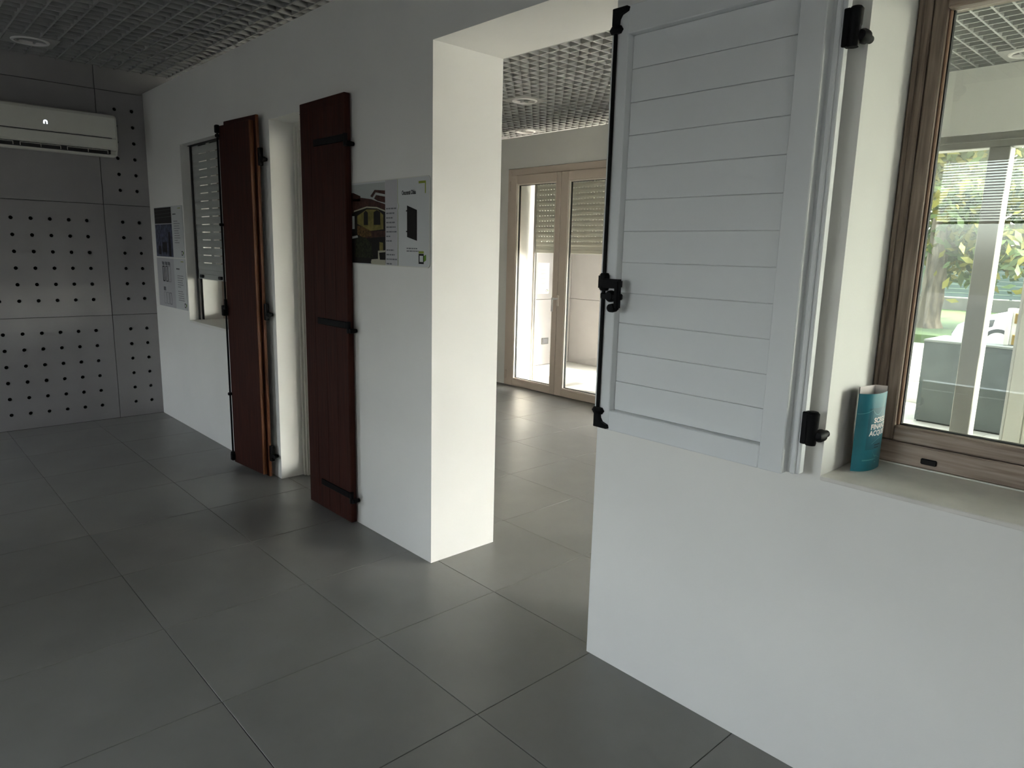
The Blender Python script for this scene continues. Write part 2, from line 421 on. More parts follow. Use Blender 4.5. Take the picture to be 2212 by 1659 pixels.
# --- window_1: oak window behind the roller shutter, far left
w1 = tag(empty('window_1', (-1.924, 0.30, 0.90)), 'brown framed window behind the roller shutter at far left', kind='structure')
X0, X1 = -2.428, -1.42
B(X0, 0.262, 0.902, X0+0.075, 0.33, 2.226).build('frame_stile', OAKV, w1, bevel=0.003)
B(X1-0.075, 0.262, 0.902, X1, 0.33, 2.226).build('frame_stile', OAKV, w1, bevel=0.003)
B(X0+0.075, 0.262, 0.902, X1-0.075, 0.33, 0.96).build('frame_rail', OAKH, w1, bevel=0.003)
B(X0+0.075, 0.262, 2.16, X1-0.075, 0.33, 2.226).build('frame_rail', OAKH, w1, bevel=0.003)
B(X0+0.075, 0.294, 0.96, X1-0.075, 0.296, 2.16).build('pane', GLC, w1)
B(X0, -0.004, 0.885, X1, 0.26, 0.902).build('sill', WHITE2, w1, bevel=0.003)

def roller(name, x0, x1, y, ztop, zbot, m, label, gm, pitch=0.0575, slot=0.165, gap=0.06, stops=True, phase=0.02, sh=0.0075):
    """slatted roller shutter: every slat a part with real light slots between slats"""
    t = tag(empty(name, ((x0+x1)/2, y, zbot)), label, 'roller shutter')
    # guide rails
    for a, b in ((x0, x0+0.03), (x1-0.03, x1)):
        B(a, y-0.018, 0.905 if zbot < 1.4 else 0.02, b, y-0.012, ztop).build('guide_rail', gm, t)
        B(a, y+0.012, 0.905 if zbot < 1.4 else 0.02, b, y+0.018, ztop).build('guide_rail', gm, t)
    n = int((ztop-zbot-0.075)/pitch)
    xa, xb = x0+0.008, x1-0.008
    prof = []
    for k in range(7):
        a = k/6; prof.append((y-0.0045-0.0055*math.sin(PI*a), a))
    g = MB(); H = pitch-sh
    pts = [(py, a*H) for py, a in prof]+[(y+0.0015-0.0055*math.sin(PI*(1-a)), H*(1-a)) for a in [k/6 for k in range(7)]]
    g.prism([(xa, py, pz) for py, pz in pts], (xb-xa, 0, 0))
    xx = xa; first = True
    bx = [(xa, xa+phase)]; q = xa+phase+slot
    while q < xb: bx.append((q, min(q+gap, xb))); q += slot+gap
    for a, b in bx: g.box(a, y-0.0035, H-0.001, b, y+0.0015, pitch+0.001)
    so = g.build('slat', m); sme = so.data; bpy.data.objects.remove(so)
    for v in sme.vertices: v.co.y -= y; v.co.x -= (x0+x1)/2
    for k in range(n+1):
        z = zbot+0.072+k*pitch
        if z+pitch > ztop+0.03: break
        shared('slat', sme, (0, 0, z-zbot), t)
    B(xa, y-0.009, zbot, xb, y+0.006, zbot+0.040).build('bottom_bar', m, t, bevel=0.003)
    B(xa, y-0.0055, zbot+0.0405, xb, y+0.0045, zbot+0.0715).build('bottom_slat', m, t, bevel=0.002)
    if stops:
        for sx in (x0+0.10, x0+0.48): B(sx, y-0.028, zbot+0.010, sx+0.05, y-0.0085, zbot+0.034).build('stop', GASKET, t, bevel=0.004)
    B(x0, y-0.03, ztop, x1, y+0.04, ztop+0.004).build('head_slot', GASKET, t)
    return t
roller('roller_shutter', X0+0.001, X1-0.001, 0.085, 2.222, 1.228, ROLLER, 'grey roller shutter with glowing light slots, half lowered at far left', GASKET, phase=0.135)

# --- door_1: cream door between the two dark red shutters
d1 = tag(empty('door_1', (-0.41, 0.19, 0.0)), 'cream glazed door in the recess between the dark red shutters', kind='structure')
X0, X1, _, ZT = DOOR
g = MB(); frame_bars(g, X0, X1, 0.0, ZT, 0.150, 0.225, 0.022, 0.022, 0, 0.022); g.build('frame', CREAM, d1, bevel=0.002)
g = MB(); frame_bars(g, X0+0.022, X1-0.022, 0.0, ZT-0.022, 0.162, 0.235, 0.020, 0.020, 0, 0.020); g.build('frame_stop', CREAM, d1, bevel=0.002)
lf = MB(); frame_bars(lf, X0+0.044, X1-0.044, 0.006, ZT-0.044, 0.172, 0.228, 0.055, 0.055, 0.09, 0.06)
lf = lf.build('leaf', CREAM, d1, bevel=0.003)
B(X0+0.099, 0.199, 0.096, X1-0.099, 0.203, ZT-0.104).build('pane', GLC, lf)

# --- dark red batten shutters
def red_leaf(name, wd, ht, label, hinge_right=True, loc=(0, 0, 0), rz=0.0, straps=True):
    """leaf in local coords: hinge edge at x=0, leaf runs to x=-wd, room face looks to -y, back at y=0"""
    t = tag(empty(name, (0, 0, 0)), label, 'shutter', 'dark red wooden shutters beside the recessed door')
    zb = 0.008
    if straps:
        B(-wd, -0.040, zb, 0, -0.004, ht).build('leaf_panel', REDWOOD, t, bevel=0.0035)
        g = MB()
        for k in range(1, 4): g.box(-wd*k/4-0.0010, -0.0408, zb+0.02, -wd*k/4+0.0010, -0.0396, ht-0.06)
        B(-wd, -0.0412, ht-0.052, 0, -0.0396, ht-0.050).build('top_line', REDWOOD, t)
        g.build('groove', REDWOOD, t)
        for z in (2.03, 1.095, 0.165):
            s = B(-0.318, -0.0475, z-0.018, -0.004, -0.0402, z+0.018).build('strap_hinge', IRON, t, bevel=0.003)
            MB().lathe((0.008, -0.040, 0), [(0.0, z-0.040), (0.011, z-0.040), (0.011, z+0.020), (0.0, z+0.020)], 14).build('knuckle', IRON, s, smooth=True)
            MB().lathe((0.020, -0.001, z-0.028), [(0.0, -0.044), (0.012, -0.042), (0.014, -0.030), (0.010, 0.0)], 14, 'y').build('pin_plate', IRON, s, smooth=True)
            B(0.006, -0.044, z-0.038, 0.026, -0.018, z-0.020).build('pin_arm', IRON, s, bevel=0.002)
    else:
        B(-wd, -0.058, zb+0.012, -0.028, -0.030, ht-0.030).build('leaf_panel', REDWOOD, t, bevel=0.003)
        B(-wd+0.012, -0.030, zb, 0, -0.012, ht).build('back_board', REDWOOD, t, bevel=0.003)
        B(-0.0320, -0.0595, zb+0.012, -0.0265, -0.031, ht-0.032).build('edge_bead', REDLIT, t, bevel=0.002)  # bead and band carry the orange door light in their colour
        B(-0.0075, -0.0305, zb+0.001, 0.0005, -0.0125, ht-0.001).build('lit_edge_band', REDLIT, t, bevel=0.001)
        # espagnolette bolt on the free edge
        MB().tube([(-wd-0.002, -0.066, 0.06), (-wd-0.002, -0.066, ht-0.04)], 0.0065, 8).build('bolt_rod', IRON, t, smooth=True)
        for z, h in ((ht-0.075, 0.05), (0.035, 0.05)):
            B(-wd-0.012, -0.082, z, -wd+0.018, -0.056, z+h).build('bolt_end', IRON, t, bevel=0.005)
        for z in (ht-0.09, 1.62, 0.50, 0.085):
            MB().lathe((-wd-0.002, -0.066, z), [(0.0, -0.011), (0.013, -0.009), (0.016, 0.0), (0.013, 0.009), (0.0, 0.011)], 12).build('rod_guide', IRON, t, smooth=True)
        hd = MB(); hd.box(-wd-0.014, -0.092, 1.03, -wd+0.016, -0.060, 1.10); hd.box(-wd+0.012, -0.094, 1.075, -wd+0.055, -0.082, 1.092)
        hd.box(-wd+0.044, -0.100, 1.075, -wd+0.058, -0.082, 1.145); hd.build('bolt_handle', IRON, t, bevel=0.004)
        for z in (2.02, 1.085, 0.165):
            s = B(-0.010, -0.026, z-0.052, 0.020, 0.000, z+0.052).build('hinge', IRON, t, bevel=0.003)
            MB().lathe((0.040, 0.010, z-0.016), [(0.0, -0.034), (0.013, -0.030), (0.016, -0.018), (0.010, 0.0)], 14, 'y').build('pin_plate', IRON, s, smooth=True)
            B(0.012, -0.022, z-0.026, 0.044, -0.008, z-0.008).build('pin_arm', IRON, s, bevel=0.002)
    t.location = loc; t.rotation_euler = (0, 0, rz)
    return t
red_leaf('wooden_shutter', 0.475, 2.245, 'closed dark red shutter with three black strap hinges, beside the wide poster', loc=(0.113, -0.006, 0), straps=True)
red_leaf('wooden_shutter', 0.428, 2.262, 'open dark red shutter with edges tinted orange as door light, folded back beside the roller shutter', loc=(-0.922, -0.021, 0), rz=math.radians(4.7), straps=False)

# --- window_2: grey oak window on the right
w2 = tag(empty('window_2', (3.184, 0.33, 0.905)), 'grey brown oak window above the stone sill on the right', kind='structure')
X0, X1, Z0, Z1 = 2.588, 3.78, 0.905, 2.235
B(X0, 0.300, Z0, X0+0.036, 0.375, Z1).build('frame_stile', OAKV, w2, bevel=0.004)
B(X0+0.004, 0.291, Z0+0.03, X0+0.016, 0.301, Z1-0.03).build('frame_moulding', OAKV, w2, bevel=0.003)
B(X1-0.036, 0.300, Z0, X1, 0.375, Z1).build('frame_stile', OAKV, w2, bevel=0.004)
B(X0+0.036, 0.296, Z0+0.003, X1-0.036, 0.375, Z0+0.066).build('frame_rail', OAKH, w2, bevel=0.004)
B(X0+0.036, 0.300, Z1-0.045, X1-0.036, 0.375, Z1).build('frame_rail', OAKH, w2, bevel=0.004)
sa = empty('sash', (3.184, 0.33, Z0)); sa.parent = w2; sa.location = (0, 0, 0)
sx0, sx1, sz0, sz1 = X0+0.038, X1-0.038, Z0+0.068, Z1-0.047
B(sx0, 0.304, sz0, sx0+0.034, 0.366, sz1).build('sash_stile', OAKV, sa, bevel=0.004)
B(sx1-0.034, 0.304, sz0, sx1, 0.366, sz1).build('sash_stile', OAKV, sa, bevel=0.004)
B(sx0+0.034, 0.302, sz0, sx1-0.034, 0.366, sz0+0.044).build('sash_rail', OAKH, sa, bevel=0.004)
B(sx0+0.034, 0.304, sz1-0.034, sx1-0.034, 0.366, sz1).build('sash_rail', OAKH, sa, bevel=0.004)
B(sx0+0.034, 0.322, sz0+0.044, sx0+0.041, 0.346, sz1-0.034).build('glazing_bead', BEAD, sa, bevel=0.002)
B(sx0+0.041, 0.332, sz0+0.0445, sx0+0.0445, 0.346, sz1-0.0345).build('gasket', GASKET, sa)
B(sx0+0.041, 0.330, sz0+0.044, sx1-0.04, 0.346, sz0+0.047).build('gasket', GASKET, sa)
B(sx0+0.0445, 0.338, sz0+0.047, sx1-0.04, 0.340, sz1-0.035).build('pane', GLW, sa)
B(2.745, 0.2895, 0.922, 2.787, 0.2962, 0.9395).build('vent_cap', INK, w2, bevel=0.003)
B(X0, 0.2915, 0.9055, X1, 0.2965, 0.9090).build('sealant_line', WHITE2, w2)
B(X0, -0.003, 0.893, X1, 0.292, 0.9055).build('sill', SILL, w2, bevel=0.002)

# --- grey panelled shutter folded back on the wall
gs = tag(empty('panelled_shutter', (2.19, 0.0, 0.91)), 'light grey shutter of horizontal boards with black bolt, folded back beside the oak window', 'shutter')
Z0, Z1 = 0.912, 2.232
B(1.820, -0.064, Z0, 2.556, -0.036, Z1-0.012).build('back_frame', GREYSH, gs, bevel=0.003)
fr = [('stile', (1.856, -0.097, Z0, 1.912, -0.0641, Z1)), ('stile', (2.452, -0.097, Z0, 2.522, -0.0641, Z1)),
      ('rail', (1.912, -0.097, Z0, 2.452, -0.0641, 0.979)), ('rail', (1.912, -0.097, 2.151, 2.452, -0.0641, Z1))]
for n, b in fr: B(*b).build(n, GREYSH, gs, bevel=0.0025)
B(2.532, -0.071, Z0, 2.546, -0.0641, Z1-0.012).build('edge_bead', GREYSH, gs, bevel=0.0025)
nb = 12; bh = (2.151-0.979)/nb
bo = B(0.0005, -0.0055, 0.0007, 0.5395, 0, bh-0.0007).build('board', GREYSH, bevel=0.0012); bme = bo.data; bpy.data.objects.remove(bo)
for k in range(nb): shared('board', bme, (1.912-2.19, -0.0641 if k % 2 else -0.0646, 0.979+k*bh-0.91), gs)
MB().tube([(1.8685, -0.103, 0.93), (1.8685, -0.103, 2.215)], 0.0062, 10).build('bolt_rod', IRON, gs, smooth=True)
def hook(z, s, nm):
    pts = [(-0.011, 0), (0.010, 0), (0.012, 0.018*s), (0.020, 0.030*s), (0.042, 0.037*s), (0.046, 0.050*s), (-0.011, 0.050*s)]
    return MB().prism([(1.8685+a, -0.112, z+b) for a, b in pts], (0, 0.018, 0)).build(nm, IRON, gs, bevel=0.002)
hook(2.178, 1, 'bolt_hook'); hook(0.967, -1, 'bolt_hook')
for z in (2.168, 0.972):
    g = MB().lathe((1.8685, -0.101, z), [(0.0, -0.013), (0.010, -0.011), (0.0145, 0.0), (0.010, 0.011), (0.0, 0.013)], 16)
    g.v = [(1.8685+(v[0]-1.8685)*1.8, v[1], v[2]) for v in g.v]; g.build('rod_guide', IRON, gs, smooth=True)
hb = MB(); hb.box(1.853, -0.118, 1.378, 1.889, -0.0972, 1.428); hb.box(1.866, -0.124, 1.384, 1.950, -0.104, 1.414)
hb = hb.build('bolt_bracket', IRON, gs, bevel=0.005, seg=2)
MB().lathe((1.872, -0.104, 1.403), [(0.0, -0.030), (0.013, -0.028), (0.016, -0.020), (0.016, 0.020), (0.013, 0.028), (0.0, 0.030)], 14).build('bracket_barrel', IRON, hb, smooth=True)
hh = MB(); hh.box(1.929, -0.128, 1.318, 1.949, -0.108, 1.412)
hh = hh.build('handle_lever', IRON, gs, bevel=0.005, seg=2)
MB().lathe((1.922, -0.118, 1.322), [(0.0, -0.016), (0.013, -0.014), (0.0145, 0.0), (0.013, 0.014), (0.0, 0.016)], 16, 'y').build('knob', IRON, hh, smooth=True)
kp = MB(); kp.box(1.862, -0.114, 1.348, 1.950, -0.100, 1.368); kp.build('lever_catch', IRON, gs, bevel=0.004)
MB().lathe((1.900, -0.1, 1.358), [(0.0, -0.017), (0.014, -0.016), (0.019, -0.008), (0.019, 0.004)], 16, 'y').build('catch_boss', IRON, gs, smooth=True)
for z in (1.046, 2.046):
    h = MB().lathe((2.576, -0.058, 0), [(0.0, z-0.046), (0.013, z-0.046), (0.0145, z-0.040), (0.0145, z+0.0), (0.016, z+0.004), (0.017, z+0.040), (0.012, z+0.046), (0.0, z+0.046)], 18).build('hinge', IRON, gs, smooth=True)
    B(2.551, -0.070, z-0.044, 2.566, -0.044, z+0.044).build('hinge_leaf', IRON, h, bevel=0.002)
    MB().lathe((2.592, -0.001, z-0.020), [(0.0, -0.062), (0.012, -0.058), (0.017, -0.046), (0.017, -0.030), (0.010, -0.026), (0.010, 0.0)], 16, 'y').build('hinge_pin', IRON, h, smooth=True)

# --- teal leaflet holder on the sill
br = tag(empty('brochure_stand', (2.645, 0.165, 0.906)), 'curved teal advertising card stand on the sill beside the oak window', 'card stand')
ZB, ZTT = 0.9062, 1.141
ctrl = [(2.6235, 0.110), (2.634, 0.1175), (2.6445, 0.128), (2.6525, 0.143), (2.6575, 0.161), (2.660, 0.182), (2.6595, 0.205), (2.657, 0.225), (2.652, 0.242)]
cur = []                                     # smooth plan curve of the printed front
def cat(p0, p1, p2, p3, t):
    return tuple(0.5*((2*b)+(-a+c)*t+(2*a-5*b+4*c-d)*t*t+(-a+3*b-3*c+d)*t**3) for a, b, c, d in zip(p0, p1, p2, p3))
cc = [ctrl[0]]+ctrl+[ctrl[-1]]
for k in range(1, len(cc)-2):
    for q in range(4): cur.append(cat(cc[k-1], cc[k], cc[k+1], cc[k+2], q/4))
cur.append(ctrl[-1])
arc = [0]
for a, b in zip(cur, cur[1:]): arc.append(arc[-1]+math.dist(a, b))
def at_arc(s, off):
    s = min(max(s, 0), arc[-1]-1e-6)
    k = max(i for i in range(len(arc)-1) if arc[i] <= s); t = (s-arc[k])/(arc[k+1]-arc[k])
    p = [cur[k][i]+(cur[k+1][i]-cur[k][i])*t for i in (0, 1)]
    d = Vector((cur[k+1][0]-cur[k][0], cur[k+1][1]-cur[k][1])).normalized()
    return p[0]+d.y*off, p[1]-d.x*off
g = MB()
for a, b in zip(cur, cur[1:]):
    g.face([(*a, ZB), (*b, ZB), (*b, ZTT-0.012), (*a, ZTT-0.012)])
front = g.build('front_card', TEAL, br, smooth=True)
back = [(2.6085, 0.150), (2.621, 0.232)]
g = MB()
for a, b in ((cur[0], back[0]), (back[0], back[1]), (back[1], cur[-1])):
    g.face([(*a, ZB), (*b, ZB), (*b, ZTT), (*a, ZTT)])
g.build('back_card', NAVY, br)
g = MB()                                      # pale inside of the folded card
for a, b in ((cur[0], back[0]), (back[0], back[1]), (back[1], cur[-1])):
    ca = Vector((2.64, 0.18)); a2 = Vector(a).lerp(ca, 0.04); b2 = Vector(b).lerp(ca, 0.04)
    g.face([(*a2, ZB+0.002), (*b2, ZB+0.002), (*b2, ZTT+0.0002), (*a2, ZTT+0.0002)])
g.build('card_lining', CARD, br)
def on_card(me, s0, z0, name, m, off=0.0006, shear=0.0):
    for v in me.vertices:
        x, y = v.co.x, v.co.y
        px, py = at_arc(s0+x+y*shear, off); v.co = (px-2.645, py-0.165, z0+y-0.906)
    o = bpy.data.objects.new(name, me); COL.objects.link(o); o.parent = front; me.materials.append(m); return o
def card_poly(pts, name, m, off=0.0004):
    g = MB()
    n = 10
    (s0, s1, z0, z1) = pts
    for k in range(n):
        a, b = s0+(s1-s0)*k/n, s0+(s1-s0)*(k+1)/n
        g.face([(*at_arc(a, off), z0), (*at_arc(b, off), z0), (*at_arc(b, off), z1), (*at_arc(a, off), z1)])
    return g.build(name, m, front)
AL = arc[-1]
card_poly((0.034, 0.115, 0.968, 1.088), 'print_panel', TEALD)
for i, (s, txt) in enumerate(((0.056, 'SCEGLI'), (0.045, 'FINANZIA'), (0.042, 'ACQUISTA'))):
    on_card(text_mesh(txt, 0.0205, True, sx=1.12), s, 1.0455-0.0185*i, 'lettering', CARD)
def card_line(fn, n, name, m, wd=0.0009):
    g = MB()
    for k in range(n):
        s0, z0 = fn(k/n); s1, z1 = fn((k+1)/n)
        g.face([(*at_arc(s0, 0.0007), z0-wd/2), (*at_arc(s1, 0.0007), z1-wd/2), (*at_arc(s1, 0.0007), z1+wd/2), (*at_arc(s0, 0.0007), z0+wd/2)])
    return g.build(name, m, front)
card_line(lambda t: (0.002+0.045*t, 1.072+0.012*t*t), 10, 'print_line', TEALL)
card_line(lambda t: (0.047+0.06*t, 1.084-0.040*t*(1-t)*2.0+0.02*t*t), 14, 'print_line', TEALL)
card_line(lambda t: (0.056+0.05*t, 0.985+0.014*math.sin(PI*t*0.55)), 10, 'print_line', TEALL)
card_line(lambda t: (0.066+0.03*t, 0.962-0.018*math.sin(PI*t)), 10, 'print_line', TEALL)
card_line(lambda t: (0.075+0.04*t, 0.950-0.012*t), 8, 'print_line', TEALL)
card_poly((0.070, 0.105, 0.9785, 0.9815), 'print_bar', NAVY, 0.0007); card_poly((0.070, 0.095, 0.9715, 0.9740), 'print_bar', NAVY, 0.0007)
card_poly((0.028, 0.085, 0.9385, 0.9395), 'print_line', TEALL, 0.0007); card_poly((0.028, 0.075, 0.9365, 0.9372), 'print_line', TEALL, 0.0007)
card_poly((0.080, 0.088, 0.9285, 0.9298), 'print_line', TEALL, 0.0007)

# ================================================================== posters on the partition
def patch(parent, pts, y, m, name='print_patch'):
    """flat print: polygon given in x,z on the plane y"""
    return MB().face([(x, y, z) for x, z in pts]).build(name, m, parent)
def put_text(parent, s, size, x, z, y, m, bold=False, sx=1.0, name='lettering'):
    me = text_mesh(s, size, bold, sx=sx); me.materials.append(m)
    for v in me.vertices: v.co = (v.co.x, 0, v.co.y)
    off = Vector((0, 0, 0)); p = parent
    while p is not None: off += p.location; p = p.parent
    o = bpy.data.objects.new(name, me); COL.objects.link(o); o.parent = parent; o.location = Vector((x, y, z))-off
    return o
def rounded(x0, x1, z0, z1, r, n=5):
    pts = []
    for cx, cz, a0 in ((x1-r, z1-r, 0), (x0+r, z1-r, 90), (x0+r, z0+r, 180), (x1-r, z0+r, 270)):
        for k in range(n+1):
            a = math.radians(a0+90*k/n); pts.append((cx+r*math.cos(a), cz+r*math.sin(a)))
    return pts
def logo_mark(t, x, z, w, h, y, lid):
    patch(t, [(x, z), (x+w, z), (x+w, z+h), (x, z+h)], y, INK, 'logo_mark')
    patch(t, [(x+w*0.2, z+h*0.2), (x+w*0.86, z+h*0.2), (x+w*0.86, z+h*0.82), (x+w*0.2, z+h*0.82)], y-0.0002, PAPER, 'logo_mark')
    patch(t, [(x+w, z+h*0.2), (x+w*1.45, z+h*0.38), (x+w*1.45, z+h*0.95), (x+w, z+h*0.8)], y-0.0002, GREENI, 'logo_mark')
def text_bars(t, x, z, widths, dz, y, m, h=0.0032):
    """illegible body copy printed as broken bars"""
    g = MB(); rnd = random.Random(int(abs(x*1000)))
    for i, wd in enumerate(widths):
        if wd <= 0: continue
        q = x
        while q < x+wd-0.004:
            l = min(rnd.uniform(0.010, 0.026), x+wd-q)
            g.face([(q, y, z-i*dz), (q+l, y, z-i*dz), (q+l, y, z-i*dz+h), (q, y, z-i*dz+h)]); q += l+0.0035
    return tag(g.build('body_text', m, t), kind='stuff')
SKYP = mat('print_sky', (0.42, 0.44, 0.42), 0.35, spec=0.12)
ROOFP = mat('print_roof', (0.060, 0.026, 0.020), 0.35, var=0.4, vscale=40, spec=0.12)
WALLP = mat('print_yellow_wall', (0.20, 0.165, 0.05), 0.35, var=0.3, vscale=30, spec=0.12)
DARKP = mat('print_shade', (0.012, 0.010, 0.009), 0.35, spec=0.12)
BUSHP = mat('print_bush', (0.020, 0.022, 0.010), 0.35, var=0.8, vscale=90, spec=0.12)
ORNP = mat('print_orange_leaves', (0.11, 0.062, 0.022), 0.35, var=0.8, vscale=120, spec=0.12)
CARP = mat('print_car', (0.42, 0.40, 0.30), 0.35, spec=0.12)
BLUEP = mat('print_blue_view', (0.075, 0.082, 0.13), 0.35, var=0.75, vscale=28, spec=0.12)

pa = tag(empty('poster', (0.424, -0.002, 1.613)), 'wide poster with villa photograph and black shutter drawing, beside the doorway', 'poster', 'showroom posters')
yy = -0.006
MB().prism([(x, -0.0055, z) for x, z in rounded(0.079, 0.775, 1.411, 1.815, 0.022)], (0, 0.005, 0)).build('board', PAPER, pa)
g = MB()
ro = rounded(0.079, 0.775, 1.411, 1.815, 0.022); ri = rounded(0.083, 0.771, 1.415, 1.811, 0.019)
for k in range(len(ro)):
    a, b = k, (k+1) % len(ro); g.face([(ro[a][0], yy-0.001, ro[a][1]), (ro[b][0], yy-0.001, ro[b][1]), (ri[b][0], yy-0.001, ri[b][1]), (ri[a][0], yy-0.001, ri[a][1])])
g.build('clear_edge', CREAM, pa)
FX0, FX1, FZ0, FZ1 = 0.084, 0.415, 1.418, 1.772
ph = patch(pa, [(FX0, FZ0), (FX1, FZ0), (FX1, FZ1), (FX0, FZ1)], yy, DARKP, 'photo_print')
def fp(u, v): return (FX0+(FX1-FX0)*u, FZ0+(FZ1-FZ0)*v)
def PH(pts, m, l=1): return patch(ph, [fp(*p) for p in pts], yy-0.0002*l, m)
PH([(0,.86),(.3,.9),(.6,.86),(1,.80),(1,1.09),(0,1.09)], SKYP)
PH([(0,.99),(.12,.98),(.32,.93),(.31,.86),(0,.86)], ROOFP, 2)
PH([(.0,.88),(.32,.91),(.62,.88),(1,.80),(1,.70),(.78,.76),(.5,.775),(.12,.72),(0,.62)], ROOFP, 2)
PH([(.6,.92),(.72,1.0),(1,.98),(1,.82),(.8,.85)], ROOFP, 3)
PH([(.66,.90),(.75,.965),(1,.93),(1,.90),(.76,.93),(.70,.88)], SKYP, 4)
PH([(.13,.735),(.5,.785),(.78,.77),(1,.72),(1,.70),(.78,.75),(.5,.765),(.12,.715)], CARP, 5)
PH([(.0,.76),(.06,.72),(.06,.45),(0,.45)], WALLP, 3)
PH([(.22,.66),(.5,.745),(.80,.735),(.95,.66),(.95,.47),(.6,.45),(.22,.55)], WALLP, 4)
for u0, u1, z0, z1 in ((.41, .53, .53, .73), (.69, .87, .53, .73)):
    PH([(u0,z0),(u1,z0),(u1,z1-.03),((u0+u1)/2,z1),(u0,z1-.03)], DARKP, 6)
PH([(.07,.48),(.14,.48),(.14,.66),(.07,.66)], SKYP, 5)
PH([(.22,.53),(.42,.50),(.6,.45),(.62,.38),(.4,.36),(.22,.40)], ORNP, 6)
PH([(.42,.45),(1,.45),(1,.37),(.45,.35)], ROOFP, 5)
PH([(.03,.37),(.22,.39),(.24,.36),(.05,.34)], SKYP, 6)
PH([(.15,.08),(.18,.34),(.40,.38),(.62,.28),(.66,.08)], BUSHP, 5)
PH([(.84,.18),(.84,.30),(.94,.29),(.94,.18)], WALLP, 6)
PH([(.60,.02),(.62,.06),(.80,.07),(.80,.18),(1,.19),(1,.165),(.83,.155),(.85,.06),(1,.06),(1,-.01),(.62,-.005)], CARP, 7)
patch(pa, [(0.4165, 1.414), (0.517, 1.414), (0.517, 1.812), (0.4165, 1.812)], yy, PAPERG, 'print_band')
text_bars(pa, 0.423, 1.677, [.086,.072,.058,.077,.080,.088,.034,.049,0,.064,.072,.090,.046], 0.0215, yy-0.0004, INKG, 0.006)
gl = MB()
for (xa, za), (xb, zb) in (((.5215,1.812),(.5215,1.705)), ((.5215,1.705),(.533,1.690)), ((.533,1.690),(.5215,1.672)), ((.5215,1.672),(.5215,1.414))):
    gl.face([(xa-.0012, yy-.0004, za), (xa+.0012, yy-.0004, za), (xb+.0012, yy-.0004, zb), (xb-.0012, yy-.0004, zb)])
gl.build('divider_line', LIME, pa)
put_text(pa, 'Oscuranti Olbia', 0.0260, 0.556, 1.739, yy-0.0004, INK, True, 0.66)
patch(pa, [(0.690,1.793),(0.745,1.793),(0.745,1.783),(0.690,1.783)], yy-0.0004, LIME, 'corner_mark')
patch(pa, [(0.738,1.783),(0.745,1.783),(0.745,1.739),(0.738,1.739)], yy-0.0004, LIME, 'corner_mark')
sd = patch(pa, [(0.598,1.548),(0.677,1.531),(0.677,1.668),(0.598,1.690)], yy-0.0004, DARKP, 'shutter_drawing')
for z in (1.663, 1.570): patch(sd, [(0.590,z),(0.598,z),(0.598,z+.006),(0.590,z+.006)], yy-0.0004, DARKP, 'print_patch')
text_bars(pa, 0.594, 1.494, [.085, .098], 0.012, yy-0.0004, INKG, 0.005)
logo_mark(pa, 0.690, 1.428, 0.040, 0.045, yy-0.0004, True)
patch(pa, [(0.690,1.475),(0.730,1.475),(0.730,1.485),(0.690,1.485)], yy-0.0004, LIME, 'logo_mark')

